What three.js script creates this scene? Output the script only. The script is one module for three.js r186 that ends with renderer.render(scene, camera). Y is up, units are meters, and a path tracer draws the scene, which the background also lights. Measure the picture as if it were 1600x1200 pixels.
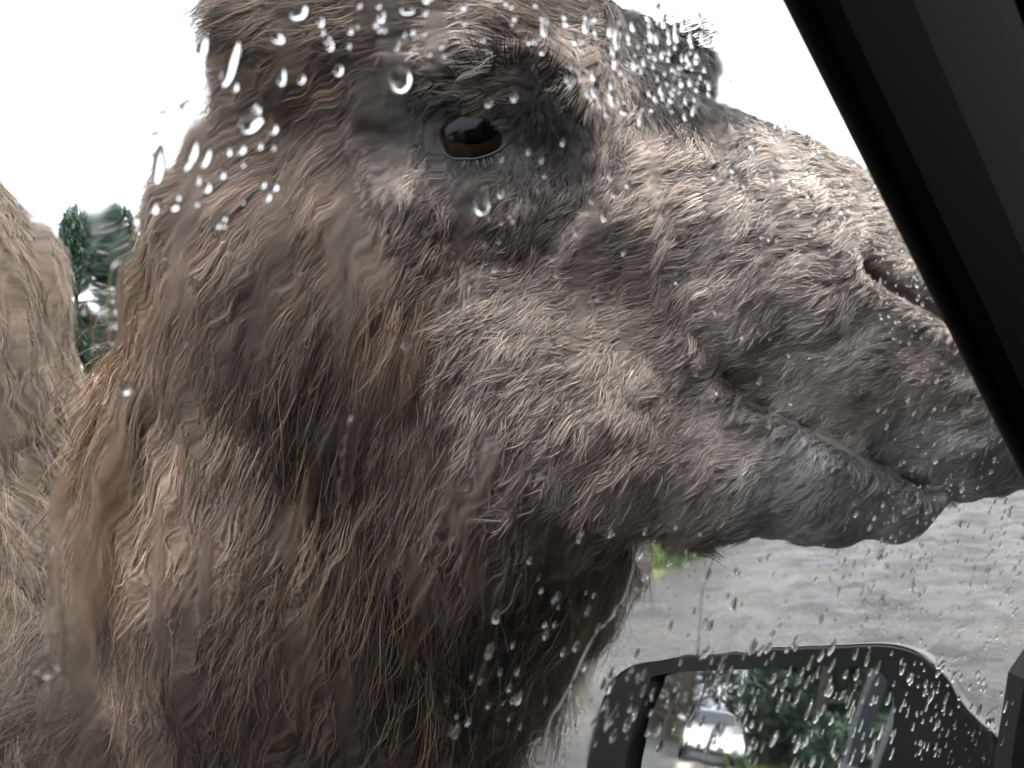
import * as THREE from 'three';
import { mergeGeometries } from 'three/addons/utils/BufferGeometryUtils.js';
import { RoundedBoxGeometry } from 'three/addons/geometries/RoundedBoxGeometry.js';
import { createNoise2D, createNoise3D } from 'simplex-noise';

// ---------------------------------------------------------------- camera, sky, sun, exposure
const scene = new THREE.Scene();
const FOCAL = 1537;                                   // focal length in photo pixels (photo 1600 x 1200)
const EYE = 1.2;
const camera = new THREE.PerspectiveCamera(2 * Math.atan(600 / FOCAL) * 180 / Math.PI, 4 / 3, 0.02, 600);
camera.position.set(0, EYE, 0);
camera.lookAt(0, EYE, -1);
camera.focus = 0.75;
camera.userData.fStop = 11;
const renderer = new THREE.WebGLRenderer({ antialias: true });
renderer.toneMapping = THREE.LinearToneMapping;
renderer.toneMappingExposure = 3.5;
renderer.shadowMap.enabled = true;
{ // overcast sky: brighter towards the zenith, the same all the way round
  const W = 64, H = 64, d = new Float32Array(W * H * 4);
  for (let r = 0; r < H; r++) {
    const el = ((r + 0.5) / H - 0.5) * Math.PI, s = Math.max(0, Math.sin(el));
    const v = 0.72 * (1 + 1.1 * s);
    for (let c = 0; c < W; c++) d.set([v * 0.965, v * 0.99, v * 1.03, 1], (r * W + c) * 4);
  }
  const t = new THREE.DataTexture(d, W, H, THREE.RGBAFormat, THREE.FloatType);
  t.mapping = THREE.EquirectangularReflectionMapping; t.magFilter = THREE.LinearFilter; t.needsUpdate = true;
  scene.background = t; scene.environment = t;
}
const sun = new THREE.DirectionalLight(0xfff8f0, 1.5);
sun.name = 'sun';
sun.position.set(26, 40, 6); sun.target.position.set(0, 0, 0);
sun.castShadow = true; sun.shadow.radius = 50; sun.shadow.mapSize.set(2048, 2048);
Object.assign(sun.shadow.camera, { left: -30, right: 30, top: 30, bottom: -30, near: 1, far: 90 });
scene.add(sun, sun.target);

// ---------------------------------------------------------------- helpers
let seed = 12345;
const rnd = () => { seed = (seed + 0x6d2b79f5) | 0; let t = Math.imul(seed ^ (seed >>> 15), 1 | seed); t = (t + Math.imul(t ^ (t >>> 7), 61 | t)) ^ t; return ((t ^ (t >>> 14)) >>> 0) / 4294967296; };
const rr = (a, b) => a + (b - a) * rnd();
const gauss = () => (rnd() + rnd() + rnd() - 1.5) * 1.15;
const n2 = createNoise2D(rnd), n3 = createNoise3D(rnd);
const fbm2 = (x, y, o = 4) => { let s = 0, a = 0.5; for (let i = 0; i < o; i++) { s += a * n2(x, y); x = x * 2.03 + 7.1; y = y * 2.03 - 3.3; a *= 0.5; } return s; };
const V = (x, y, z) => new THREE.Vector3(x, y, z);
const lerp = THREE.MathUtils.lerp, clamp = THREE.MathUtils.clamp, sst = (x, a, b) => { const t = clamp((x - a) / (b - a), 0, 1); return t * t * (3 - 2 * t); };   // either way round
const lin = (r, g, b) => new THREE.Color().setRGB(r, g, b);
const std = (o) => new THREE.MeshStandardMaterial(o), phy = (o) => new THREE.MeshPhysicalMaterial(o);
const used = new Map();
const numbered = (n) => { const k = used.get(n) ?? 0; used.set(n, k + 1); return k ? `${n}_${String(k).padStart(3, '0')}` : n; };
function mesh(name, geo, mat, parent, kind) {
  const m = new THREE.Mesh(geo, mat); m.name = parent ? name : numbered(name); m.castShadow = m.receiveShadow = true;
  if (kind) m.userData.kind = kind;
  (parent ?? scene).add(m); return m;
}
function tag(o, label, category, group) { o.userData.label = label; o.userData.category = category; if (group) o.userData.group = group; return o; }
function group(name, label, category, grp) { const g = new THREE.Group(); g.name = numbered(name); scene.add(g); return tag(g, label, category, grp); }
function copies(name, geo, mat, list, parent) {       // list of {m: Matrix4, c: Color}
  const o = new THREE.InstancedMesh(geo, mat, list.length); o.name = parent ? name : numbered(name); o.userData.kind = 'stuff';
  list.forEach((e, i) => { o.setMatrixAt(i, e.m); if (e.c) o.setColorAt(i, e.c); });
  o.castShadow = o.receiveShadow = true; (parent ?? scene).add(o); return o;
}
function geoFrom(pos, idx, uv, col) {
  const g = new THREE.BufferGeometry();
  g.setAttribute('position', new THREE.Float32BufferAttribute(pos, 3));
  if (uv) g.setAttribute('uv', new THREE.Float32BufferAttribute(uv, 2));
  if (col) g.setAttribute('color', new THREE.Float32BufferAttribute(col, 3));
  g.setIndex(idx); g.computeVertexNormals(); return g;
}
function grid(nu, nv, f, closedU = false) {            // surface patch f(u,v) -> [x,y,z]
  const pos = [], idx = [], uv = [];
  for (let j = 0; j <= nv; j++) for (let i = 0; i <= nu; i++) { pos.push(...f(i / nu, j / nv)); uv.push(i / nu, j / nv); }
  for (let j = 0; j < nv; j++) for (let i = 0; i < nu; i++) { const a = j * (nu + 1) + i, b = a + 1, c = a + nu + 1, d = c + 1; idx.push(a, b, d, a, d, c); }
  return geoFrom(pos, idx, uv);
}
function tube(points, r0, r1, sides = 6, seg = 10) {   // tapered tube through points
  const cv = new THREE.CatmullRomCurve3(points), fr = cv.computeFrenetFrames(seg, false);
  const g = grid(sides, seg, (u, v) => {
    const k = Math.round(v * seg), p = cv.getPoint(v), a = u * Math.PI * 2, r = lerp(r0, r1, v);
    p.addScaledVector(fr.normals[k], Math.cos(a) * r).addScaledVector(fr.binormals[k], Math.sin(a) * r); return p.toArray();
  });
  return g;
}
function texture(w, h, f, srgb = false) {
  const d = new Uint8Array(w * h * 4);
  for (let y = 0; y < h; y++) for (let x = 0; x < w; x++) { const c = f(x / w, y / h); d.set([c[0] * 255, c[1] * 255, c[2] * 255, 255], (y * w + x) * 4); }
  const t = new THREE.DataTexture(d, w, h); t.wrapS = t.wrapT = THREE.RepeatWrapping; t.magFilter = THREE.LinearFilter;
  if (srgb) t.colorSpace = THREE.SRGBColorSpace; t.needsUpdate = true; return t;
}
const tile2 = (u, v, s, o) => { // noise that tiles on the unit square
  const a = u * 2 * Math.PI, b = v * 2 * Math.PI; let t = 0, amp = 0.5, k = s / (2 * Math.PI);
  for (let i = 0; i < o; i++) { t += amp * n3(Math.cos(a) * k + Math.cos(b) * k * 0.9 + i * 9, Math.sin(a) * k + i * 5, Math.sin(b) * k + Math.cos(b) * k * 0.45); amp *= 0.55; k *= 2.1; } return t;
};

// The car points 60 degrees to the right of the view. F forward along the car, H above eye height, L out to the car's left.
const YAW = Math.PI / 6, CF = [Math.cos(YAW), -Math.sin(YAW)], CL = [-Math.sin(YAW), -Math.cos(YAW)];
const carToWorld = (f, y, l) => V(f * CF[0] + l * CL[0], y, f * CF[1] + l * CL[1]);

// ---------------------------------------------------------------- ground and road
const onCar = new THREE.Matrix4().makeRotationY(YAW);  // local x = forward, z = right (so L = -z)
const grassMap = texture(512, 512, (u, v) => { const a = tile2(u, v, 9, 5) * 0.5 + 0.5, b = tile2(u + .3, v, 40, 3) * 0.5 + 0.5; return [0.17 + 0.12 * a + .1 * b, 0.21 + 0.11 * a + .1 * b, 0.10 + 0.05 * a + .04 * b]; }, true);
grassMap.repeat.set(120, 120);
const ground = mesh('ground', new THREE.PlaneGeometry(500, 500, 1, 1).rotateX(-Math.PI / 2), std({ map: grassMap, roughness: 0.95 }), null, 'structure');
ground.position.y = -0.012;
// road edges (lateral positions) along the car's axis
const spl = (pts) => (x) => { if (x <= pts[0][0]) return pts[0][1]; for (let i = 1; i < pts.length; i++) if (x <= pts[i][0]) { const t = (x - pts[i - 1][0]) / (pts[i][0] - pts[i - 1][0]); return lerp(pts[i - 1][1], pts[i][1], t * t * (3 - 2 * t)); } return pts.at(-1)[1]; };
const roadLeft = spl([[-90, 30], [-55, 13], [-25, 8.4], [-5, 5.6], [0, 4.3], [3, 4.5], [4.1, 4.97], [5.25, 5.56], [6.2, 7.0], [9, 9.5], [14, 10.5], [40, 11], [90, 12]]);
const roadRight = spl([[-90, 18], [-55, 7], [-30, 2.3], [-17, 1.0], [-7, -1.2], [-3, -4.0], [2, -6.5], [40, -7], [90, -7]]);
const mudH = (x, z) => fbm2(x * 0.7, z * 2.2, 5);
const mudAt = (u, v) => { const a = tile2(u, v * 2, 7, 6), b = tile2(u * 2, v * 3 + .4, 40, 5), c = tile2(u + .7, v, 3, 3), f = tile2(u * 3, v * 4 + .2, 90, 3); return [clamp(.5 + .55 * a + .45 * b, 0, 1), clamp(.5 + .5 * b + .5 * f + .25 * a, 0, 1), c]; };
const roadMap = texture(1024, 1024, (u, v) => { const [k, g, c] = mudAt(u, v), q = clamp(.6 * k + .6 * g - .12 + .7 * c, 0, 1); return [lerp(.05, .32, q), lerp(.042, .305, q), lerp(.032, .285, q)]; }, true);
const roadBump = texture(1024, 1024, (u, v) => { const [k, g] = mudAt(u, v), q = clamp(.5 * k + .5 * g, 0, 1); return [q, q, q]; });
const roadRough = texture(512, 512, (u, v) => { const [k] = mudAt(u, v), q = .26 + .45 * sst(k, .35, .75); return [q, q, q]; });
{
  const NX = 260, NZ = 26;
  const g = grid(NX, NZ, (u, v) => {
    const x = lerp(-90, 90, u), w = n2(x * 0.8, 3.3) * 0.18 + n2(x * 2.7, 9.1) * 0.07, z = -lerp(roadRight(x) + w * .5, roadLeft(x) + w, v);
    return [x, 0.006 + 0.012 * mudH(x * 1.6, z), z];
  });
  const p = g.attributes.position, uv = g.attributes.uv;
  for (let i = 0; i < p.count; i++) uv.setXY(i, p.getX(i) / 2.6, p.getZ(i) / 2.6);
  const m = phy({ map: roadMap, specularIntensity: .7, bumpMap: roadBump, bumpScale: 0.05, roughnessMap: roadRough, roughness: 1 });
  const road = mesh('road', g, m, null, 'structure'); road.applyMatrix4(onCar);
}
// grass on the verges
{
  const blade = (n) => { const pos = [], idx = []; for (let k = 0; k < n; k++) { const a = rr(0, 6.28), h = rr(.6, 1), b = rr(.15, .55), ox = gauss() * .25, oz = gauss() * .25, c = Math.cos(a), s = Math.sin(a), w = .035, o = pos.length / 3;
    for (let i = 0; i <= 3; i++) { const t = i / 3, q = b * t * t, ww = w * (1 - t * .95); pos.push(ox + c * q - s * ww, h * t, oz + s * q + c * ww, ox + c * q + s * ww, h * t, oz + s * q - c * ww); }
    for (let i = 0; i < 3; i++) { const e = o + i * 2; idx.push(e, e + 1, e + 3, e, e + 3, e + 2); } } return geoFrom(pos, idx); };
  const list = [], M = new THREE.Matrix4(), q = new THREE.Quaternion(), put = (f, l, s) => { const p = carToWorld(f, -0.012, l); q.setFromAxisAngle(V(0, 1, 0), rr(0, 6.28)); const k = rr(.75, 1.3); list.push({ m: new THREE.Matrix4().compose(p, q, V(s, s * k, s)), c: lin(rr(.05, .085), rr(.08, .125), rr(.022, .035)) }); };
  for (let i = 0; i < 16000; i++) { const f = rr(-1, 16), l = roadLeft(f) + 0.1 + 5 * rnd() ** 1.6; put(f, l, rr(.07, .14)); }
  for (let i = 0; i < 16000; i++) { const f = -rr(9, 60), left = rnd() < .45; put(f, left ? roadLeft(f) + 8 * rnd() ** 1.4 : roadRight(f) - 5 * rnd() ** 1.4, rr(.1, .2)); }
  const gr = copies('grass', blade(9), std({ roughness: .8, side: THREE.DoubleSide }), list); tag(gr, 'short green grass along the edges of the muddy road', 'grass');
}
// ---------------------------------------------------------------- trees
const barkM = std({ color: lin(.09, .075, .06), roughness: .95 });
function crownGeo(blobs, n, leaf, tint) {               // many small leaf faces spread through the blobs' volume
  const pos = [], idx = [], col = [], a = V(), b = V();
  const vol = blobs.map((q) => q[3] * q[4] * q[5]), sum = vol.reduce((x, y) => x + y, 0);
  blobs.forEach((q, bi) => {
    const m = Math.round(n * vol[bi] / sum);
    for (let i = 0; i < m; i++) {
      let x, y, z; do { x = rr(-1, 1); y = rr(-1, 1); z = rr(-1, 1); } while (x * x + y * y + z * z > 1);
      const r = Math.hypot(x, y, z) + 1e-6, k = Math.pow(r, .45) / r; x *= k; y *= k; z *= k;
      const px = q[0] + x * q[3], py = q[1] + y * q[4], pz = q[2] + z * q[5];
      if (n3(px * 1.1 / q[3], py * 1.1 / q[3] * 1.6, pz * 1.1 / q[3]) + n3(px * .9, py * .9, pz * .9) * .5 < -.22) continue;
      const t = rr(.65, 1.25), cc = [tint[0] * t, tint[1] * t * rr(.9, 1.1), tint[2] * t];
      for (let l = 0; l < 3; l++) {
        a.set(gauss(), gauss() * .7, gauss()).normalize(); b.set(gauss(), gauss(), gauss()).cross(a).normalize();
        const s = leaf * rr(.6, 1.4), o = pos.length / 3, cx = px + gauss() * leaf, cy = py + gauss() * leaf, cz = pz + gauss() * leaf;
        const P = (u, v) => { pos.push(cx + a.x * u + b.x * v, cy + a.y * u + b.y * v, cz + a.z * u + b.z * v); col.push(...cc); };
        P(-s, 0); P(0, s * .45); P(s, 0); P(0, -s * .45); idx.push(o, o + 1, o + 2, o, o + 2, o + 3);
      }
    }
  });
  return geoFrom(pos, idx, null, col);
}
const leafM = std({ vertexColors: true, roughness: .7, side: THREE.DoubleSide });
function tree(name, label, [f, l], h, spread, n, leaf, tint, { bare = 0, trunkH = .3, limbs = 12, grp } = {}) {
  const g = group(name, label, 'tree', grp); g.position.copy(carToWorld(f, -.02, l));
  const parts = [], lean = gauss() * .03 * h;
  parts.push(tube([V(0, 0, 0), V(lean * .3, h * .3, 0), V(lean, h * .62, lean), V(lean, h * .9, lean)], h * .028 + .05, .03, 8, 12));
  const blobs = [], lim = bare ? 26 : limbs;
  for (let i = 0; i < lim; i++) {
    const t = lerp(trunkH, .93, i / lim), a = i * 2.4 + rr(-.4, .4), up = rr(.1, .5), len = spread * (bare ? rr(.5, .95) : Math.sin(Math.PI * clamp(.18 + .78 * (t - trunkH) / (1 - trunkH), 0, 1)) * rr(.65, 1));
    const p0 = V(lean * t, h * t * .95, lean * t), p2 = p0.clone().add(V(Math.cos(a) * len, len * up, Math.sin(a) * len)), p1 = p0.clone().lerp(p2, .5).add(V(0, -len * .05, 0));
    parts.push(tube([p0, p1, p2], h * .010 + .01, .012, 5, 6));
    if (bare) for (let k = 0; k < 14; k++) { const s = p0.clone().lerp(p2, rr(.25, 1)), d = V(Math.cos(a) + gauss() * .9, rr(.1, 1.1), Math.sin(a) + gauss() * .9).multiplyScalar(rr(.4, 1.1)); parts.push(tube([s, s.clone().addScaledVector(d, .5).add(V(gauss() * .1, 0, gauss() * .1)), s.clone().add(d)], .016, .004, 4, 3)); }
    blobs.push([p2.x * .8 + p0.x * .2, p2.y, p2.z * .8 + p0.z * .2, spread * rr(.3, .46), spread * rr(.22, .36), spread * rr(.3, .46)]);
  }
  blobs.push([lean, h * .93, lean, spread * .3, spread * .32, spread * .3]);
  mesh('trunk', mergeGeometries(parts), barkM, g);
  if (n) mesh('crown', crownGeo(blobs, n, leaf, tint), leafM, g);
  return g;
}
tree('pine_tree', 'dark green pine standing alone beyond the camel\'s shoulder against the white sky', [6.0, 51.4], 9.8, 2.9, 13000, .15, [.04, .075, .055], { trunkH: .2, limbs: 22 });
// ---------------------------------------------------------------- the car we sit in
const myCar = group('car', 'silver grey car with rain on its side window, black door mirror and sloping front pillar', 'car');
myCar.rotation.y = YAW;
const TUMBLE = 0.15, GLASS = 0.31;                      // lateral of the glass at eye height; it leans in towards the roof
const gN = V(0, TUMBLE, -1).normalize();                // outward normal of the glass, car axes
const glassPt = (f, h, out = 0) => V(f, EYE + h, -(GLASS - TUMBLE * h)).addScaledVector(gN, out);
const paint = phy({ color: lin(.24, .27, .30), metalness: .4, roughness: .35, clearcoat: 1, clearcoatRoughness: .05 });
const trimM = std({ color: lin(.022, .022, .023), roughness: .72 }), softM = std({ color: lin(.011, .011, .012), roughness: .95 }), rubberM = std({ color: lin(.012, .012, .013), roughness: .6 });
const blackM = phy({ color: lin(.005, .0055, .006), roughness: .3, specularIntensity: .55, clearcoat: .12, clearcoatRoughness: .1 });
const paneM = phy({ color: 0xffffff, transmission: 1, thickness: 0, roughness: 0, ior: 1.45 });
const CZ = 0.37;                                        // middle of the car, to the right of the driver
function loft(stations, nu = 40, pw = 3.2) {            // stations [x, halfwidth, ylow, yhigh]
  const g = grid(nu, stations.length - 1, (u, v) => {
    const [x, hw, y0, y1] = stations[Math.round(v * (stations.length - 1))], a = u * Math.PI * 2, c = Math.cos(a), s = Math.sin(a);
    return [x, (y0 + y1) / 2 + Math.sign(s) * Math.abs(s) ** (2 / pw) * (y1 - y0) / 2, -Math.sign(c) * Math.abs(c) ** (2 / pw) * hw];
  });
  const caps = []; for (const st of [0, stations.length - 1]) { const n = nu + 1, base = st * n, p = g.attributes.position, pos = [], idx = [], [x, , y0, y1] = stations[st]; pos.push(x, (y0 + y1) / 2, 0); for (let i = 0; i < n; i++) pos.push(p.getX(base + i), p.getY(base + i), p.getZ(base + i)); for (let i = 1; i < n; i++) idx.push(0, i, i + 1 > n ? 1 : i + 1); const c = geoFrom(pos, idx); c.setAttribute('uv', new THREE.Float32BufferAttribute(new Float32Array(pos.length / 3 * 2), 2)); caps.push(c); }
  return mergeGeometries([g, ...caps]);
}
{
  const b = mesh('body', loft([[-2.3, .6, .4, .8], [-2.2, .7, .32, .93], [-1.8, .765, .26, .955], [-.6, .775, .24, .955], [.6, .775, .24, .945], [1.1, .77, .26, .90], [1.7, .74, .3, .8], [1.95, .66, .36, .7], [2, .5, .42, .6]], 48, 4.2), paint, myCar); b.position.z = CZ;
  // roof: outer skin with a thickness
  const roofY = (x, z) => 1.535 - .05 * ((x + .7) / .9) ** 2 - .03 * (z / .5) ** 2;
  const rf = (x0, x1, hw, dy, nm, m) => { const up = grid(16, 16, (u, v) => { const x = lerp(x0, x1, u), z = lerp(-hw, hw, v); return [x, roofY(x, z) + dy, z]; }), dn = grid(16, 16, (u, v) => { const x = lerp(x1, x0, u), z = lerp(-hw, hw, v); return [x, roofY(x, z) + dy - .02, z]; }); const o = mesh(nm, mergeGeometries([up, dn]), m, myCar); o.position.z = CZ; };
  rf(-1.75, .30, .67, .015, 'roof', paint); rf(-1.7, .27, .66, -.012, 'headliner', softM);
  // roof rail above the side glass
  const rail = (nm, m, y0, y1, in0, out0, f0, f1) => mesh(nm, grid(1, 4, (u, v) => { const f = lerp(f0, f1, u), k = [[y0, in0], [y0, out0], [y1, out0], [y1, in0], [y0, in0]][Math.round(v * 4)]; return glassPt(f, k[0], k[1]).toArray(); }).toNonIndexed(), m, myCar);
  rail('roof_rail', rubberM, .28, .33, -.03, .02, -1.6, .25).geometry.computeVertexNormals();
  rail('belt_moulding', rubberM, -.275, -.25, -.02, .014, -1.6, .56).geometry.computeVertexNormals();
  // pillars between the doors and at the back
  const post = (nm, m, f0, f1, lean) => { const s = []; const P = (f, h, o) => glassPt(f + lean * (h + .25), h, o).toArray(); const pos = []; for (const h of [-.26, .29]) for (const [f, o] of [[f0, -.03], [f1, -.03], [f1, .012], [f0, .012]]) pos.push(...P(f, h, o)); const idx = []; for (let i = 0; i < 4; i++) { const j = (i + 1) % 4; idx.push(i, j, j + 4, i, j + 4, i + 4); } const g = geoFrom(pos, idx).toNonIndexed(); g.computeVertexNormals(); mesh(nm, g, m, myCar); };
  post('centre_pillar', rubberM, -.52, -.43, 0); post('window_frame', paint, -.548, -.522, 0); post('rear_pillar', paint, -1.55, -1.28, .5);
  // A pillar: a profile swept along the sloping edge of the window
  const A = V(.2454, .2, 0), B = V(.550, -.1, 0), e = glassPt(B.x, B.y).sub(glassPt(A.x, A.y)), len = e.length(); e.normalize();
  const ac = e.clone().cross(gN).normalize(); if (ac.x < 0) ac.negate();   // away from the glass: forward and up
  const prof = [[.034, -.026], [0, -.001], [0, .004], [.004, .010], [.012, .013], [.040, .020], [.085, .027], [.088, .0245], [.0895, .020], [.095, .020], [.0965, .0255], [.101, .029], [.13, .031], [.17, .040], [.28, .05], [.29, .03], [.29, -.02], [.06, -.034]];
  const o = glassPt(A.x, A.y).addScaledVector(e, -.2), L2 = len + .28;
  const NP = prof.length, gp = grid(NP, 1, (u, v) => { const k = Math.round(u * NP) % NP, [a, b] = prof[k]; return o.clone().addScaledVector(e, v * L2).addScaledVector(ac, a).addScaledVector(gN, -b).toArray(); }).toNonIndexed(); gp.computeVertexNormals();
  mesh('front_pillar', gp, softM, myCar);
  const seal = tube([0, .25, .5, .75, 1].map((t) => o.clone().addScaledVector(e, t * L2 * .93).addScaledVector(ac, .001).addScaledVector(gN, -.004)), .0045, .0045, 8, 8); mesh('window_seal', seal, rubberM, myCar);
  // sail panel in the front corner of the window, behind the mirror
  const sail = new THREE.Shape([[.531, -.168], [.575, -.125], [.64, -.2], [.66, -.27], [.529, -.27]].map((q) => new THREE.Vector2(...q)));
  const sg = new THREE.ExtrudeGeometry(sail, { depth: .022, bevelEnabled: true, bevelSize: .003, bevelThickness: .003, bevelSegments: 2 }), sp = sg.attributes.position;
  for (let i = 0; i < sp.count; i++) { const q = glassPt(sp.getX(i), sp.getY(i), sp.getZ(i) - .012); sp.setXYZ(i, q.x, q.y, q.z); } sg.computeVertexNormals();
  mesh('sail_panel', sg, trimM, myCar);
  // glass
  const pane = (nm, pts) => { const s = new THREE.ShapeGeometry(new THREE.Shape(pts.map((q) => new THREE.Vector2(...q)))), p = s.attributes.position; for (let i = 0; i < p.count; i++) { const q = glassPt(p.getX(i), p.getY(i)); p.setXYZ(i, q.x, q.y, q.z); } s.computeVertexNormals(); return mesh(nm, s, paneM, myCar); };
  pane('window_pane', [[-.43, -.26], [.534, -.26], [.534, -.16], [.572, -.125], [.175, .29], [-.43, .29]]);
  const darkGlass = phy({ color: lin(.02, .025, .025), roughness: .02, clearcoat: 1 });
  const rear = pane('rear_window', [[-1.3, -.26], [-.52, -.26], [-.52, .29], [-1.06, .29]]); rear.material = darkGlass;
  // the far side and the back close the cabin; a windscreen in front
  const wall = (nm, m, p) => { const g = geoFrom(p.flat(), [0, 1, 2, 0, 2, 3]); return mesh(nm, g, m, myCar); };
  wall('far_side', softM, [[-2.1, .9, CZ + .72], [1.0, .9, CZ + .72], [.3, 1.53, CZ + .64], [-1.75, 1.53, CZ + .64]]);
  wall('tailgate', softM, [[-2.2, .9, CZ - .7], [-2.2, .9, CZ + .7], [-1.72, 1.52, CZ + .6], [-1.72, 1.52, CZ - .6]]);
  wall('windscreen', darkGlass, [[1.05, .93, CZ - .66], [1.05, .93, CZ + .66], [.28, 1.52, CZ + .6], [.28, 1.52, CZ - .55]]);
  wall('cabin_lining', softM, [[-2.2, .7, CZ + .62], [1.3, .7, CZ + .62], [1.3, 1.6, CZ + .62], [-2.2, 1.6, CZ + .62]]);
  wall('cabin_lining', softM, [[1.3, .7, CZ - .62], [1.3, .7, CZ + .62], [.22, 1.6, CZ + .62], [.22, 1.6, CZ - .5]]);
  wall('cabin_lining', softM, [[-2.1, .7, CZ - .62], [-2.1, .7, CZ + .62], [-1.65, 1.6, CZ + .62], [-1.65, 1.6, CZ - .62]]);
  wall('cabin_lining', softM, [[-2.2, .958, CZ - .66], [1.2, .958, CZ - .66], [1.2, .958, CZ + .62], [-2.2, .958, CZ + .62]]);
  const dash = mesh('dashboard', new RoundedBoxGeometry(.5, .12, 1.36, 4, .04), softM, myCar); dash.position.set(.82, .94, CZ);
  for (const [x, z] of [[1.3, CZ - .66], [-1.35, CZ - .66], [1.3, CZ + .66], [-1.35, CZ + .66]]) { const w = mesh('wheel', new THREE.TorusGeometry(.215, .095, 12, 30), rubberM, myCar); w.position.set(x, .31, z); const rim = new THREE.Mesh(new THREE.CylinderGeometry(.16, .16, .12, 20).rotateX(Math.PI / 2), std({ color: lin(.3, .3, .3), metalness: .8, roughness: .4 })); rim.name = 'rim'; w.add(rim); }
}
const rayDir = (px, py) => V((px - 800) / FOCAL, (600 - py) / FOCAL, -1);
const toCar = (v) => ({ f: v.x * CF[0] + v.z * CF[1], l: v.x * CL[0] + v.z * CL[1] });
// door mirror: a flat mirror turned so that the eye sees straight back along the car
const mirrorInfo = {};
{
  const din = rayDir(1200, 1158).normalize(), ang = 178.4 * Math.PI / 180;
  const dout = carToWorld(Math.cos(ang), 0, Math.sin(ang)), n = dout.clone().sub(din).normalize();
  const d0 = rayDir(1400, 1100), M0 = d0.clone().multiplyScalar(.52 / toCar(d0).f).add(V(0, EYE, 0));
  const e1 = V(0, 1, 0).cross(n).normalize(), e2 = n.clone().cross(e1);
  const on = ([px, py]) => { const d = rayDir(px, py), t = M0.clone().sub(camera.position).dot(n) / d.dot(n), p = d.multiplyScalar(t).add(camera.position).sub(M0); return new THREE.Vector2(p.dot(e1), p.dot(e2)); };
  const smooth = (pts, k) => new THREE.SplineCurve([...pts, pts[0]].map(on)).getPoints(k).slice(0, -1);
  const outer = smooth([[985, 1290], [940, 1270], [930, 1200], [948, 1115], [985, 1052], [1060, 1031], [1180, 1019], [1300, 1012], [1390, 1011], [1440, 1024], [1475, 1055], [1500, 1095], [1530, 1128], [1556, 1152], [1566, 1190], [1560, 1260], [1520, 1300], [1400, 1320], [1200, 1318]], 120);
  const inner = smooth([[985, 1215], [1000, 1140], [1024, 1072], [1044, 1052], [1180, 1043], [1320, 1038], [1376, 1046], [1399, 1076], [1402, 1120], [1392, 1190], [1372, 1255], [1330, 1278], [1150, 1282], [1010, 1270], [986, 1250]], 100);
  const frame = new THREE.Matrix4().makeBasis(e1, e2, n).setPosition(M0), inv = new THREE.Matrix4().makeRotationY(-YAW);
  const mg = new THREE.Group(); mg.name = 'door_mirror'; myCar.add(mg); mg.applyMatrix4(inv.clone().multiply(frame));
  const sh = new THREE.Shape(outer); sh.holes.push(new THREE.Path(inner));
  const rim = new THREE.ExtrudeGeometry(sh, { depth: .012, bevelEnabled: true, bevelSize: .0025, bevelThickness: .004, bevelSegments: 3, steps: 1 }); rim.translate(0, 0, -.006);
  mesh('housing_rim', rim, blackM, mg);
  const ctr = outer.reduce((s, p) => s.add(p), new THREE.Vector2()).divideScalar(outer.length);
  const shell = grid(outer.length, 10, (u, v) => { const p = outer[Math.round(u * outer.length) % outer.length], a = v * Math.PI / 2, k = Math.cos(a) ** .55; return [ctr.x + (p.x - ctr.x) * Math.max(k, .001) , ctr.y + (p.y - ctr.y) * Math.max(k, .001) + .004 * Math.sin(a * 2), -.004 - .075 * Math.sin(a)]; });
  mesh('housing_shell', shell, blackM, mg);
  mesh('mirror_glass', new THREE.ShapeGeometry(new THREE.Shape(smooth([[980, 1215], [996, 1140], [1020, 1070], [1042, 1048], [1180, 1039], [1320, 1034], [1379, 1042], [1403, 1074], [1407, 1120], [1396, 1190], [1376, 1260], [1330, 1284], [1150, 1287], [1006, 1274], [982, 1250]], 100))), std({ color: lin(.62, .66, .68), metalness: 1, roughness: .015 }), mg);
  Object.assign(mirrorInfo, { M0, n });
}
const reflected = (px, py, dist) => { const d = rayDir(px, py), { M0, n } = mirrorInfo, t = M0.clone().sub(camera.position).dot(n) / d.dot(n), p = d.clone().multiplyScalar(t).add(camera.position); return p.addScaledVector(d.reflect(n).normalize(), dist); };

const behind = (px, dist) => { const c = toCar(reflected(px, 1158, dist)); return [c.f, c.l]; };   // ground places that the wing mirror shows
for (const [px, d, h, s, k] of [[1205, 42, 11, 4.0, 0], [1255, 47, 13, 4.6, 1], [1275, 37, 9.5, 3.6, 0], [1330, 44, 12, 4.4, 0], [1390, 40, 12, 4.4, 0], [1270, 56, 15, 4.8, 1], [1300, 55, 14, 5, 1]])
  tree('evergreen_tree', k ? 'tall dark evergreen behind the front row of road bend trees, seen in the wing mirror' : 'dense dark evergreen in the front row at the road bend, seen in the wing mirror', behind(px, d), h, s, 7500, .14, k ? [.028, .05, .03] : [.04, .068, .038], { trunkH: .1, grp: k ? 'evergreens in the back row at the bend' : 'evergreens in the front row at the bend' });
for (const [px, d, h] of [[1062, 58, 11], [1035, 50, 8], [1010, 62, 9], [985, 52, 8], [1050, 70, 12]])
  tree('bare_tree', 'leafless brown tree on the far verge, seen in the outer end of the wing mirror', behind(px, d), h, 2.4, 1400, .09, [.10, .075, .055], { bare: 1, trunkH: .1, grp: 'bare trees on the far verge' });
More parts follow.
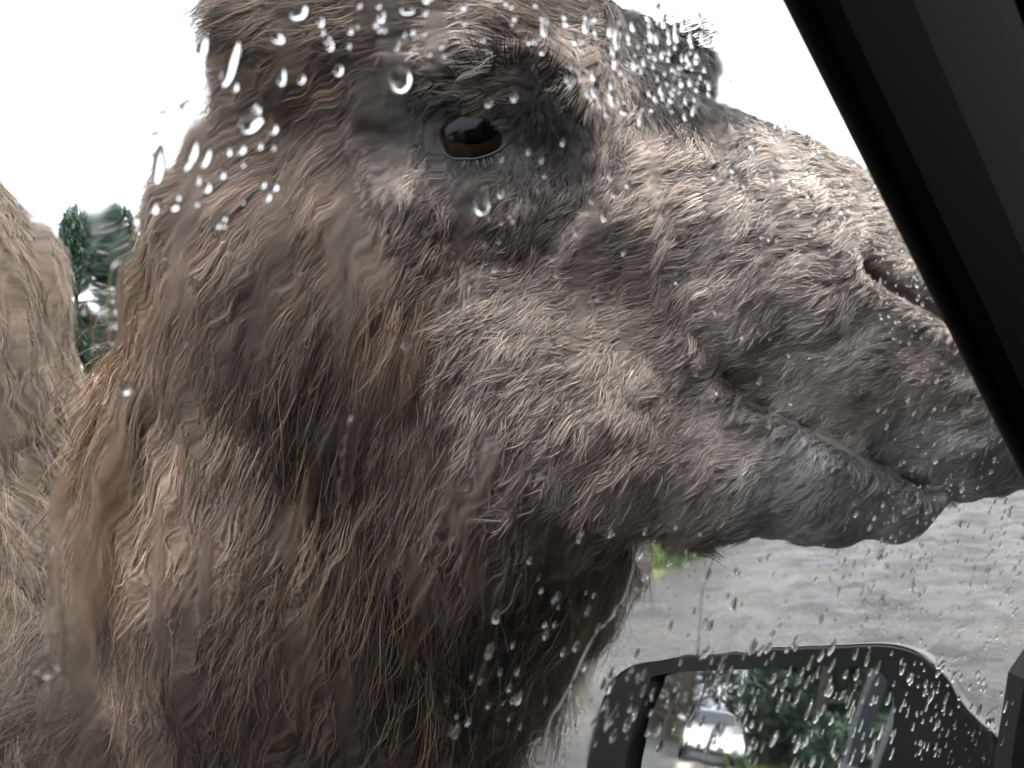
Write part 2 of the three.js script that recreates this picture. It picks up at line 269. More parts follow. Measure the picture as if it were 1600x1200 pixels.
for (const [px, d, w] of [[1165, 60, 3], [1215, 62, 3.4], [1262, 60, 3.2], [1310, 61, 3.4], [1360, 60, 3], [1030, 75, 3.4], [990, 75, 3.4]]) {
  const g = group('hedge_bush', 'low dark bush in the hedge behind the trees, seen in the wing mirror', 'bush', 'bushes of the hedge behind the trees'), [f, l] = behind(px, d); g.position.copy(carToWorld(f, -.02, l));
  mesh('foliage', crownGeo([[0, 1, 0, w, 1.1, w * .7], [w * .5, 1.5, .3, w * .5, .9, w * .5], [-w * .5, 1.3, 0, w * .5, .8, w * .5]], 2600, .13, [.05, .055, .035]), leafM, g);
  mesh('stem', tube([V(0, 0, 0), V(.1, .6, 0), V(0, 1.2, .1)], .09, .04, 6, 4), barkM, g);
}

// ---------------------------------------------------------------- the white car behind
{
  const p = reflected(1112, 1158, 29), c = toCar(p);
  const g = group('hatchback', 'white hatchback with lit headlights driving up behind, seen in the wing mirror', 'car');
  g.position.copy(carToWorld(c.f, .012, c.l)); 
  g.rotation.y = YAW - Math.atan2(c.l - .45, -c.f);
  const white = phy({ color: lin(.34, .345, .35), roughness: .4, clearcoat: 1, clearcoatRoughness: .06 }), dark = phy({ color: lin(.02, .024, .027), roughness: .15, specularIntensity: .4 }), plastic = std({ color: lin(.02, .02, .02), roughness: .6 });
  mesh('body', loft([[-1.98, .55, .4, .8], [-1.92, .74, .3, .9], [-1.7, .82, .24, .96], [-1, .86, .2, .98], [0, .86, .2, .98], [.75, .86, .2, .97], [1.1, .85, .22, .92], [1.5, .83, .24, .83], [1.78, .78, .26, .72], [1.93, .68, .3, .62], [1.99, .5, .35, .54]], 48, 3.6), white, g);
  const gh = (y) => sst(y, 0, 1) * 0 + y, ring = (t, k, inset = 0) => { const x1 = lerp(1.02, .22, t), x0 = lerp(-1.8, -1.35, t), hw = lerp(.79, .58, t) - inset, cx = (x0 + x1) / 2, hx = (x1 - x0) / 2 - inset, a = k * 2 * Math.PI, c2 = Math.cos(a), s2 = Math.sin(a), q = 2 / 5; return [cx + Math.sign(c2) * Math.abs(c2) ** q * hx, .93 + t * .48, Math.sign(s2) * Math.abs(s2) ** q * hw]; };
  const green = grid(64, 8, (u, v) => v < .99 ? ring(v / .875, u).map((z, i) => i === 1 && v > .86 ? 1.41 : z) : [-.55, 1.47, 0]);
  mesh('cabin', green, white, g);
  const glassPatch = (nm, f) => mesh(nm, grid(10, 6, f), dark, g);
  glassPatch('windscreen', (u, v) => { const t = lerp(.1, .9, v), hw = lerp(.68, .52, t); return [lerp(1.02, .22, t) + .012 - .05 * (u * 2 - 1) ** 4, .93 + t * .48 + .008, lerp(-hw, hw, u)]; });
  for (const s of [-1, 1]) {
    glassPatch('side_window', (u, v) => { const t = lerp(.15, .85, v), x = lerp(-1.3 + t * .2, .7 - t * .62, u); return [x, .93 + t * .48, s * (lerp(.79, .58, t) + .012)]; });
    const hl = mesh('headlight', new THREE.SphereGeometry(1, 20, 14).scale(.13, .075, .15), std({ color: lin(.8, .8, .8), emissive: lin(1, .97, .9), emissiveIntensity: 2, roughness: .2 }), g); hl.position.set(1.76, .64, s * .6); hl.rotation.y = -s * .5;
    const lamp = new THREE.PointLight(0xfff4e0, 3, 0, 2); lamp.name = 'headlight_lamp'; lamp.castShadow = true; lamp.shadow.radius = 4; lamp.position.set(2.05, .64, s * .6); g.add(lamp);
    const wm = mesh('wing_mirror', new THREE.SphereGeometry(1, 14, 10).scale(.07, .07, .11), white, g); wm.position.set(.62, 1.0, s * .96);
    const fog = mesh('fog_lamp', new THREE.SphereGeometry(.05, 12, 8).scale(.5, 1, 1.1), plastic, g); fog.position.set(1.9, .36, s * .56);
    for (const x of [1.22, -1.22]) { const w = mesh('wheel', new THREE.TorusGeometry(.2, .1, 12, 26), rubberM, g); w.position.set(x, .3, s * .76); const rim = new THREE.Mesh(new THREE.CylinderGeometry(.15, .15, .1, 18).rotateX(Math.PI / 2), std({ color: lin(.35, .35, .36), metalness: .8, roughness: .35 })); rim.name = 'rim'; w.add(rim); }
  }
  const gr = mesh('grille', new RoundedBoxGeometry(.06, .17, .86, 3, .025), plastic, g); gr.position.set(1.97, .40, 0);
  const ug = mesh('air_slot', new RoundedBoxGeometry(.06, .035, .5, 2, .012), plastic, g); ug.position.set(1.955, .575, 0);
  const np = mesh('number_plate', new RoundedBoxGeometry(.02, .1, .46, 2, .006), std({ color: lin(.75, .75, .72), roughness: .5 }), g); np.position.set(2.005, .42, 0);
  for (const s of [-1, 1]) { const wp = mesh('wiper', new RoundedBoxGeometry(.02, .02, .5, 2, .006), plastic, g); wp.position.set(1.02, .975, s * .28); }
}
// ---------------------------------------------------------------- the camel
const camel = group('camel', 'shaggy brown camel peering at the car window with wet matted fur', 'camel');
// head axes: u towards the nose, y up, w towards the car; the nose is turned a little towards the car
const TH = 9 * Math.PI / 180, HC = Math.cos(TH), HS = Math.sin(TH), D0 = .78, X0 = (735 - 800) / FOCAL * D0;
const headToWorld = (u, y, w) => V(X0 + u * HC - w * HS, y, -D0 + u * HS + w * HC);
const hp = (px, py, w = 0) => { const k = (px - 800) / FOCAL, u = (k * (D0 - w * HC) - X0 + w * HS) / (HC + k * HS), D = D0 - u * HS - w * HC; return { u, y: EYE + (600 - py) / FOCAL * D, w, s: D / FOCAL }; };
const WN = .07;                                         // markings are laid out on the plane of the near cheek
const toMark = (u, y) => { const wn = WN - .24 * sst(y, 1.16, .86), D = D0 - u * HS - wn * HC, x = X0 + u * HC - wn * HS; return [800 + x / D * FOCAL, 600 - (y - EYE) / D * FOCAL]; };
const prims = [];                                       // round cones: a, ra, b, rb in head axes, flattened across by kz
function cone(a, b, kz, k = .03) { const P = hp(a[0], a[1], a[3] ?? 0), Q = hp(b[0], b[1], b[3] ?? 0); prims.push({ a: [P.u, P.y, P.w / kz], ra: a[2] * P.s, b: [Q.u, Q.y, Q.w / kz], rb: b[2] * Q.s, kz, k }); }
cone([592, 60, 226], [760, 150, 225], .80);
cone([800, 210, 190], [1150, 415, 190], .86);
cone([1150, 415, 190], [1300, 462, 176], .76); cone([1300, 462, 176], [1400, 510, 160], .76); cone([1400, 510, 160], [1500, 605, 122], .8);
cone([1330, 575, 140], [1480, 655, 112], .92, .02); cone([1480, 655, 112], [1570, 690, 78], .9, .02);
cone([880, 620, 205], [1100, 700, 132], .8, .03); cone([1100, 705, 128], [1280, 738, 104], .9, .012); cone([1280, 738, 104], [1385, 766, 72], .95, .01); cone([1380, 700, 70], [1490, 728, 42], .7, .015);
cone([680, 430, 255], [880, 600, 205], .72, .04);
cone([528, 390, 262], [500, 760, 290, -.09], .64, .05); cone([500, 760, 292, -.09], [480, 1250, 312, -.26], .6, .05);
cone([780, 720, 170, -.02], [850, 842, 112, -.06], .6, .05); cone([850, 842, 112, -.06], [765, 1000, 100, -.15], .6, .05);   // throat
cone([700, 120, 55, .058], [860, 165, 52, .058], 1, .035);      // brow above the near eye
cone([690, 330, 60, .055], [960, 345, 60, .05], 1, .04);        // cheek bone
cone([700, 120, 55, -.058], [900, 150, 60, -.07], 1, .035);     // far brow
cone([960, 80, 60, -.075], [1050, 125, 52, -.075], 1, .03);
cone([470, 70, 70, .075], [385, 5, 40, .10], 1, .02);          // ear laid back in the hair
const rcone = (x, y, z, q) => {
  const ax = x - q.a[0], ay = y - q.a[1], az = z - q.a[2], bx = q.b[0] - q.a[0], by = q.b[1] - q.a[1], bz = q.b[2] - q.a[2];
  const h = clamp((ax * bx + ay * by + az * bz) / (bx * bx + by * by + bz * bz + 1e-12), 0, 1), dx = ax - bx * h, dy = ay - by * h, dz = az - bz * h;
  return Math.sqrt(dx * dx + dy * dy + dz * dz) - (q.ra + (q.rb - q.ra) * h);
};
const smin = (a, b, k) => { const h = Math.max(k - Math.abs(a - b), 0) / k; return Math.min(a, b) - h * h * k * .25; };
const line = (pts, w = WN) => pts.map(([x, y]) => { const p = hp(x, y, w); return [p.u, p.y]; });
const lineDist = (pl, u, y) => { let best = 9, side = 0, along = 0; for (let i = 1; i < pl.length; i++) { const [ax, ay] = pl[i - 1], [bx, by] = pl[i], ex = bx - ax, ey = by - ay, t = clamp(((u - ax) * ex + (y - ay) * ey) / (ex * ex + ey * ey), 0, 1), dx = u - ax - ex * t, dy = y - ay - ey * t, d = Math.hypot(dx, dy); if (d < best) { best = d; side = Math.sign(ex * dy - ey * dx); along = (i - 1 + t) / (pl.length - 1); } } return [best, side, along]; };
const mouthLine = line([[1112, 560], [1135, 585], [1168, 612], [1215, 642], [1280, 676], [1350, 714], [1420, 748], [1470, 770]], .055);
const nostrilLine = line([[1352, 420], [1385, 446], [1420, 466], [1455, 482], [1500, 512]], .05);
const EYEC = hp(737, 213, .074);
function headField(u, y, w) {
  let d = 1e9;
  for (const q of prims) d = smin(d, rcone(u, y, w / q.kz, q) * (q.kz < 1 ? .5 + .5 * q.kz : 1), q.k);
  if (u > .12 && Math.abs(d) < .04 && y < 1.36) {
    const [m, side, al] = lineDist(mouthLine, u, y);
    d += (.008 + .006 * sst(al, .7, 1)) * sst(al, 0, .15) * Math.exp(-((m / .0062) ** 2)) - (side < 0 ? .005 * Math.exp(-(((m - .013) / .008) ** 2)) : 0) * sst(al, 0, .3) + (side > 0 ? .004 * Math.exp(-(((m - .016) / .012) ** 2)) : 0);
    const [nn, ns] = lineDist(nostrilLine, u, y); d += .024 * Math.exp(-((nn / .0058) ** 2)) - .004 * Math.exp(-(((nn - .014) / .007) ** 2)) * (ns < 0 ? 1 : .4);
  }
  const ex = u - EYEC.u, ey = y - EYEC.y, er = Math.hypot(ex / 1.25, ey);
  if (er < .09 && w > 0) d += .010 * Math.exp(-((er / .024) ** 2)) + .005 * Math.exp(-(((Math.hypot(ex - .045, ey + .004)) / .018) ** 2)) + .004 * Math.exp(-((Math.hypot(ex - .005, ey + .055) / .02) ** 2));
  d += .0035 * n3(u * 14, y * 14, w * 14) + .0016 * n3(u * 37, y * 37, w * 37);
  return d;
}
// trunk and legs, in world axes
const bprims = [];
const bcone = (a, ra, b, rb, k = .06) => bprims.push({ a: a.toArray(), ra, b: b.toArray(), rb, k, kz: 1 });
const neckEnd = (() => { const p = hp(480, 1250, -.26); return headToWorld(p.u, p.y, -.26); })();
const BL = 1.45;                                        // the trunk stands this far out from the car
bcone(neckEnd.clone().add(V(0, .08, 0)), .15, V(-.42, .74, -1.08), .17); bcone(V(-.42, .74, -1.08), .17, carToWorld(-.05, 1.0, BL), .25, .1);
bcone(carToWorld(-.14, 1.245, BL), .285, carToWorld(-1.35, 1.2, BL), .36, .1);
bcone(carToWorld(-.45, 1.35, BL), .27, carToWorld(-.5, 1.9, BL), .1, .1); bcone(carToWorld(-1.15, 1.35, BL), .25, carToWorld(-1.18, 1.88, BL), .1, .1);
for (const s of [-.15, .15]) {
  bcone(carToWorld(-.2, 1.0, BL + s), .13, carToWorld(-.14, .5, BL + s), .06, .05); bcone(carToWorld(-.14, .5, BL + s), .055, carToWorld(-.17, .1, BL + s), .042, .03); bcone(carToWorld(-.19, .05, BL + s), .06, carToWorld(-.09, .045, BL + s), .055, .03);
  bcone(carToWorld(-1.3, 1.0, BL + s), .19, carToWorld(-1.22, .68, BL + s), .095, .05); bcone(carToWorld(-1.22, .68, BL + s), .08, carToWorld(-1.42, .5, BL + s), .055, .03); bcone(carToWorld(-1.42, .5, BL + s), .05, carToWorld(-1.38, .1, BL + s), .042, .03); bcone(carToWorld(-1.4, .05, BL + s), .06, carToWorld(-1.3, .045, BL + s), .055, .03);
}
bcone(carToWorld(-1.6, 1.25, BL), .035, carToWorld(-1.68, .75, BL), .02, .04);
const bodyField = (x, y, z) => { let d = 1e9; for (const q of bprims) d = smin(d, rcone(x, y, z, q), q.k); return d + .012 * n3(x * 5, y * 5, z * 5) * sst(y, .1, .6); };

function surfaceNet(f, lo, hi, cell) {                  // naive surface nets; blocks far from the surface are skipped
  const n = [0, 1, 2].map((i) => Math.ceil((hi[i] - lo[i]) / cell) + 1), [nx, ny, nz] = n, val = new Float32Array(nx * ny * nz).fill(1), B = 8, R = cell * B * .9;
  for (let bz = 0; bz < nz; bz += B) for (let by = 0; by < ny; by += B) for (let bx = 0; bx < nx; bx += B) {
    const c = f(lo[0] + (bx + B / 2) * cell, lo[1] + (by + B / 2) * cell, lo[2] + (bz + B / 2) * cell), far = Math.abs(c) > R * 1.35 + .02;
    for (let z = bz; z < Math.min(bz + B, nz); z++) for (let y = by; y < Math.min(by + B, ny); y++) for (let x = bx; x < Math.min(bx + B, nx); x++) val[(z * ny + y) * nx + x] = far ? c : f(lo[0] + x * cell, lo[1] + y * cell, lo[2] + z * cell);
  }
  const id = new Int32Array(nx * ny * nz).fill(-1), pos = [], idx = [], at = (x, y, z) => (z * ny + y) * nx + x;
  for (let z = 0; z < nz - 1; z++) for (let y = 0; y < ny - 1; y++) for (let x = 0; x < nx - 1; x++) {
    let cnt = 0, sx = 0, sy = 0, sz = 0; const v = []; for (let k = 0; k < 8; k++) v.push(val[at(x + (k & 1), y + ((k >> 1) & 1), z + (k >> 2))]);
    for (let k = 0; k < 8; k++) for (const bit of [1, 2, 4]) { const j = k | bit; if (j === k) continue; if ((v[k] < 0) !== (v[j] < 0)) { const t = v[k] / (v[k] - v[j]); sx += (k & 1) + (bit === 1 ? t : 0); sy += ((k >> 1) & 1) + (bit === 2 ? t : 0); sz += (k >> 2) + (bit === 4 ? t : 0); cnt++; } }
    if (cnt) { id[at(x, y, z)] = pos.length / 3; pos.push(lo[0] + (x + sx / cnt) * cell, lo[1] + (y + sy / cnt) * cell, lo[2] + (z + sz / cnt) * cell); }
  }
  for (let z = 1; z < nz - 1; z++) for (let y = 1; y < ny - 1; y++) for (let x = 1; x < nx - 1; x++) {
    const a = val[at(x, y, z)] < 0, q = (A, Bq, C, D, flip) => { if (A < 0 || Bq < 0 || C < 0 || D < 0) return; flip ? idx.push(A, C, Bq, A, D, C) : idx.push(A, Bq, C, A, C, D); };
    if (a !== val[at(x + 1, y, z)] < 0) q(id[at(x, y - 1, z - 1)], id[at(x, y, z - 1)], id[at(x, y, z)], id[at(x, y - 1, z)], !a);
    if (a !== val[at(x, y + 1, z)] < 0) q(id[at(x - 1, y, z - 1)], id[at(x - 1, y, z)], id[at(x, y, z)], id[at(x, y, z - 1)], !a);
    if (a !== val[at(x, y, z + 1)] < 0) q(id[at(x - 1, y - 1, z)], id[at(x, y - 1, z)], id[at(x, y, z)], id[at(x - 1, y, z)], !a);
  }
  return { pos, idx };
}
// pigment, lie and length of the coat at points of the near side: [px, py, dirx, diry, length mm, r, g, b, kind]; kind 0 short, 1 long and wavy, 2 curly
const coat = [
  // muzzle
  [1480, 600, -.75, .5, 8, 0.545, 0.488, 0.437, 0], [1380, 600, -.8, .5, 9, 0.545, 0.488, 0.437, 0], [1500, 700, -.6, .7, 7, 0.546, 0.530, 0.514, 0], [1420, 690, -.7, .6, 7, 0.546, 0.530, 0.514, 0], [1320, 640, -.75, .6, 8, 0.545, 0.488, 0.437, 0],
  [1420, 420, -.8, .45, 7, 0.445, 0.399, 0.356, 0], [1440, 380, -.85, .4, 6, 0.484, 0.434, 0.388, 0], [1330, 400, -.85, .5, 12, 0.545, 0.488, 0.437, 0], [1300, 320, -.85, .4, 13, 0.545, 0.488, 0.437, 0], [1200, 290, -.85, .45, 17, 0.545, 0.488, 0.437, 0],
  [1250, 500, -.8, .55, 15, 0.545, 0.488, 0.437, 0], [1150, 400, -.85, .5, 19, 0.545, 0.488, 0.437, 0], [1050, 280, -.8, .5, 20, 0.480, 0.407, 0.352, 0], [1150, 520, -.75, .6, 17, 0.545, 0.488, 0.437, 0],
  // lips and chin
  [1300, 770, -.55, .75, 8, 0.546, 0.530, 0.514, 0], [1400, 800, -.4, .8, 7, 0.546, 0.530, 0.514, 0], [1200, 780, -.6, .7, 11, 0.546, 0.530, 0.514, 0], [1150, 690, -.7, .55, 12, 0.545, 0.488, 0.437, 0], [1080, 620, -.75, .55, 14, 0.545, 0.488, 0.437, 0], [1250, 715, -.7, .6, 8, 0.546, 0.530, 0.514, 0],
  [1100, 780, -.6, .75, 16, 0.545, 0.488, 0.437, 0],
  // round the eye
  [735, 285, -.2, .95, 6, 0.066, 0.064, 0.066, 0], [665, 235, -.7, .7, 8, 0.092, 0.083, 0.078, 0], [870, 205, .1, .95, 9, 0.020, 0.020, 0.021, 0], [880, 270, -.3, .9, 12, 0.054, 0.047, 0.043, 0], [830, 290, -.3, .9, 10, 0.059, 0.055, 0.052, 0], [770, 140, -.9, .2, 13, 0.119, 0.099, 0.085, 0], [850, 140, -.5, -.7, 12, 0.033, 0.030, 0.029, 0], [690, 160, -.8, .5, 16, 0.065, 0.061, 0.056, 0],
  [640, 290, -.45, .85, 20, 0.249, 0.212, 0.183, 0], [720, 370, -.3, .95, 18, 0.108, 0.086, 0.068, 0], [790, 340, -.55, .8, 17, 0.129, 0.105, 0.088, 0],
  [750, 85, -1, .15, 30, 0.330, 0.280, 0.241, 0], [900, 100, -.95, -.25, 18, 0.398, 0.338, 0.292, 0], [985, 200, -.3, .95, 14, 0.395, 0.336, 0.290, 0], [940, 150, .4, .9, 12, 0.413, 0.351, 0.303, 0],
  // crown
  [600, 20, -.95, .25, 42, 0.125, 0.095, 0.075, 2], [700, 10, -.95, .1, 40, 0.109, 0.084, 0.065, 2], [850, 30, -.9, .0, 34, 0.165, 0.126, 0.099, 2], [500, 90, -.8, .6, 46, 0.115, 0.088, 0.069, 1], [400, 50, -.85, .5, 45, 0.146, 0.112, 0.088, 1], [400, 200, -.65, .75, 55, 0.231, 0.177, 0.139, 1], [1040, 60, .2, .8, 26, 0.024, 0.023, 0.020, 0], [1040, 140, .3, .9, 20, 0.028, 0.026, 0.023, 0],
  // cheek
  [600, 420, -.35, .95, 41, 0.267, 0.204, 0.160, 1], [520, 300, -.55, .85, 40, 0.243, 0.186, 0.146, 1], [640, 520, -.3, .95, 46, 0.254, 0.175, 0.125, 1], [800, 470, -.7, .65, 17, 0.423, 0.359, 0.310, 0], [950, 400, -.85, .4, 20, 0.424, 0.360, 0.311, 0], [900, 480, -.8, .5, 19, 0.481, 0.408, 0.352, 0], [1000, 520, -.75, .6, 19, 0.471, 0.400, 0.345, 0], [760, 600, -.5, .85, 26, 0.362, 0.308, 0.265, 0], [900, 620, -.6, .75, 22, 0.355, 0.301, 0.260, 0], [1000, 660, -.6, .75, 20, 0.363, 0.308, 0.266, 0],
  [860, 700, -.4, .9, 28, 0.401, 0.340, 0.294, 0], [960, 740, -.55, .8, 26, 0.486, 0.413, 0.356, 0], [1050, 760, -.6, .75, 20, 0.515, 0.437, 0.377, 0], [900, 820, -.4, .9, 41, 0.297, 0.227, 0.178, 1], [1020, 850, -.5, .8, 24, 0.287, 0.244, 0.211, 0], [680, 700, -.35, .9, 48, 0.297, 0.227, 0.178, 1],
  // neck
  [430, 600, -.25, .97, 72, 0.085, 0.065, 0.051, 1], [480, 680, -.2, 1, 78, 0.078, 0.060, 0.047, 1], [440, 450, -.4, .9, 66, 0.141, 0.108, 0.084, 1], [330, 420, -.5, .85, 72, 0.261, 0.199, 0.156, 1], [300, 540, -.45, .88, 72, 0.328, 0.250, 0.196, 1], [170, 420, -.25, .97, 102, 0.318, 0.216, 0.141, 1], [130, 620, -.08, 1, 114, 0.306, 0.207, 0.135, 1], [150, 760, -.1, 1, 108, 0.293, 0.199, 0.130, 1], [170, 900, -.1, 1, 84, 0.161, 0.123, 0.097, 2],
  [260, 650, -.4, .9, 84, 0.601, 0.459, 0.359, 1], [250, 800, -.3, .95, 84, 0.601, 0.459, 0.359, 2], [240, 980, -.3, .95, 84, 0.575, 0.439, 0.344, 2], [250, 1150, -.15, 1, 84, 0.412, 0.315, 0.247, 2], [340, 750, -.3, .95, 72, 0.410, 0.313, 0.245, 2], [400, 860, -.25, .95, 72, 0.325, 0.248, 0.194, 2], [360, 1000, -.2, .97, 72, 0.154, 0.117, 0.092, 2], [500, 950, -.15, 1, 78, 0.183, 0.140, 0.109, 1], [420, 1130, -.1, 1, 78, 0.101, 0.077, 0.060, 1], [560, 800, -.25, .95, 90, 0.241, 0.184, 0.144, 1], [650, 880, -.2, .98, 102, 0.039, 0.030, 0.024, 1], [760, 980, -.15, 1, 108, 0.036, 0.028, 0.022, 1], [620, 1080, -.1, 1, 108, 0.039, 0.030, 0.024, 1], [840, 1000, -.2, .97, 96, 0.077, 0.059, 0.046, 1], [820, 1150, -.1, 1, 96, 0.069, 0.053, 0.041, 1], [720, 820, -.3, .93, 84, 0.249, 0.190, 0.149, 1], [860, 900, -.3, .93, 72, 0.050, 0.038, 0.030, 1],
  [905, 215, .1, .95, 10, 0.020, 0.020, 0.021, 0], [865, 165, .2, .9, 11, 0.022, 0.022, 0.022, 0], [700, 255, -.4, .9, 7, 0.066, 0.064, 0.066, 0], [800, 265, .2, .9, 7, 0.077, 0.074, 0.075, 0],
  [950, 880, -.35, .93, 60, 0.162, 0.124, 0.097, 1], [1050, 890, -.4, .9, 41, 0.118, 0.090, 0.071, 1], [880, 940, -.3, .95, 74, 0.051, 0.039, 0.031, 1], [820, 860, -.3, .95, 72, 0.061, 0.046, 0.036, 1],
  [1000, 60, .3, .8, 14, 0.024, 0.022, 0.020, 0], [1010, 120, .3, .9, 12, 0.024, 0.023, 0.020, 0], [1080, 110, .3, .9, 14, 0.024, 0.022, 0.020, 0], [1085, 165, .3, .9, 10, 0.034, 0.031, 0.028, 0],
];
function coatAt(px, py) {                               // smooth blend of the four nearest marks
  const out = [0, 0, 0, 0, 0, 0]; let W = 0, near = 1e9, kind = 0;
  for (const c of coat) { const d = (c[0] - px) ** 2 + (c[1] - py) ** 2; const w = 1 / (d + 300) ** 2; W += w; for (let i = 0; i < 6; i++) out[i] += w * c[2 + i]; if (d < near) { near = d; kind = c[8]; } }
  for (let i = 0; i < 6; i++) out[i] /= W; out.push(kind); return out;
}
const bodyCoat = (x, y, z) => { const t = .5 + .45 * n3(x * 3, y * 3, z * 3) + .35 * n3(x * 11, y * 11, z * 11); return [-.2 + .25 * n3(x * 9, y * 9, 3), .97, 45, lerp(.11, .27, t), lerp(.083, .215, t), lerp(.06, .165, t), 2]; };
const headBox = [[-.56, .72, -.48], [.56, 1.66, .24]];
const hn = surfaceNet(headField, headBox[0], headBox[1], .0048);
const bn = surfaceNet(bodyField, [-2.7, -.01, -2.0], [.1, 2.15, .2], .022);
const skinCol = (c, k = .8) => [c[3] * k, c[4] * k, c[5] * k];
const headPts = []; // {p, n, u, y, w}
{
  const gh = geoFrom(hn.pos, hn.idx), hnorm = gh.attributes.normal, col = [], pos = [];
  for (let i = 0; i < hn.pos.length; i += 3) {
    const [u, y, w] = [hn.pos[i], hn.pos[i + 1], hn.pos[i + 2]], q = headToWorld(u, y, w); pos.push(q.x, q.y, q.z);
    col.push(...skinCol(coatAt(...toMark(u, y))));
  }
  const g1 = geoFrom(pos, hn.idx, null, col), bc = [];
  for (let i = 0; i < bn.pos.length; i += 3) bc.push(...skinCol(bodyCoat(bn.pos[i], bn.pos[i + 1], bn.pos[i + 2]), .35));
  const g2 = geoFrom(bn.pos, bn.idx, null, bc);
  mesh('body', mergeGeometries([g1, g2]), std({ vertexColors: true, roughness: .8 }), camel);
}
console.log('skin', hn.pos.length / 3, bn.pos.length / 3);
// tufts: bundles of tapering hairs; y along the hair, z off the skin, unit length
function tuft(nh, { spread, conv, lift, wave, freq, width, seg = 6, curl = 0, arch = 1 }) {
  const pos = [], idx = [], col = [];
  for (let h = 0; h < nh; h++) {
    const rx = gauss() * spread, ry = gauss() * spread, ln = rr(.65, 1.1), ph = rr(0, 6.28), wv = wave * rr(.4, 1.4), fr = freq * rr(.7, 1.3), lf = lift * rr(.5, 1.5), tx = rx * (1 - conv) + gauss() * spread * .35, tw = rr(-.9, .9), o = pos.length / 3, t0 = rr(.5, 1.5), th = rr(-.06, .06), side = gauss() * .12, drop = rr(.2, .9);
    const at = (t) => { const a = ph + t * fr * 6.28, k = t * ln; return [lerp(rx, tx, t) + Math.sin(a) * wv * t + side * t * t, ry + k - curl * .12 * (1 - Math.cos(t * fr * 6.28)), -.04 * lift + lf * Math.sin(Math.min(1, t * 1.25) * Math.PI * (.5 + .32 * arch * drop)) + Math.cos(a) * wv * .6 * t]; };
    for (let i = 0; i <= seg; i++) {
      const t = i / seg, p = at(t), w = width * rr(.9, 1.1) * (1 - .8 * t * t) * .5, c = Math.cos(tw), s = Math.sin(tw);
      pos.push(p[0] - w * c, p[1], p[2] - w * s, p[0] + w * c, p[1], p[2] + w * s);
      const cc = [t0, t0 * (1 - Math.max(0, th) * .5), t0 * (1 - th)]; col.push(...cc, ...cc);
    }
    for (let i = 0; i < seg; i++) { const e = o + i * 2; idx.push(e, e + 1, e + 3, e, e + 3, e + 2); }
  }
  return geoFrom(pos, idx, null, col);
}
const NV = 5, variants = (n, o) => Array.from({ length: NV }, () => tuft(n, o));
const sets = [
  variants(18, { spread: .26, conv: .75, lift: .20, wave: .022, freq: .6, width: .026, seg: 4 }),                 // short, clumped by the wet
  variants(20, { spread: .08, conv: .5, lift: .10, wave: .014, freq: .8, width: .0068, seg: 5 }),      // long, wavy
  variants(18, { spread: .095, conv: .3, lift: .18, wave: .075, freq: 1.7, width: .009, seg: 10, curl: 1 }), // curly
];
const furLists = sets.map(() => Array.from({ length: NV }, () => []));
const tA = V(), tB = V(), tC = V();
function addTuft(p, n, dir, len, col, kind, flat = 0) {
  tA.copy(dir).addScaledVector(n, -dir.dot(n)); if (tA.lengthSq() < 1e-5) tA.set(0, -1, 0).addScaledVector(n, n.y); tA.normalize();
  tB.copy(tA).cross(n).normalize(); 
  const m = new THREE.Matrix4().makeBasis(tB.clone().multiplyScalar(len * rr(.85, 1.2)), tA.clone().multiplyScalar(len), n.clone().multiplyScalar(len * (1 - flat))).setPosition(p);
  furLists[kind][Math.floor(rnd() * NV)].push({ m, c: col });
}
function scatter(pos, idx, map, densityAt, place) {     // random points on a triangle mesh
  const a = V(), b = V(), c = V(), e1 = V(), e2 = V(), n = V(), p = V();
  let acc = 0;
  for (let i = 0; i < idx.length; i += 3) {
    a.fromArray(pos, idx[i] * 3); b.fromArray(pos, idx[i + 1] * 3); c.fromArray(pos, idx[i + 2] * 3);
    e1.subVectors(b, a); e2.subVectors(c, a); n.crossVectors(e1, e2); const area = n.length() / 2; if (area < 1e-12) continue; n.normalize();
    p.copy(a).add(b).add(c).multiplyScalar(1 / 3);
    acc += area * densityAt(p, n);
    while (acc > 0) { acc -= 1; let s = rnd(), t = rnd(); if (s + t > 1) { s = 1 - s; t = 1 - t; } place(p.copy(a).addScaledVector(e1, s).addScaledVector(e2, t), n); }
  }
}
const hNorm = (u, y, w) => { const e = .002; return V(headField(u + e, y, w) - headField(u - e, y, w), headField(u, y + e, w) - headField(u, y - e, w), headField(u, y, w + e) - headField(u, y, w - e)).normalize(); };
let furInfo = null; const FARB = hp(1020, 110, -.075);
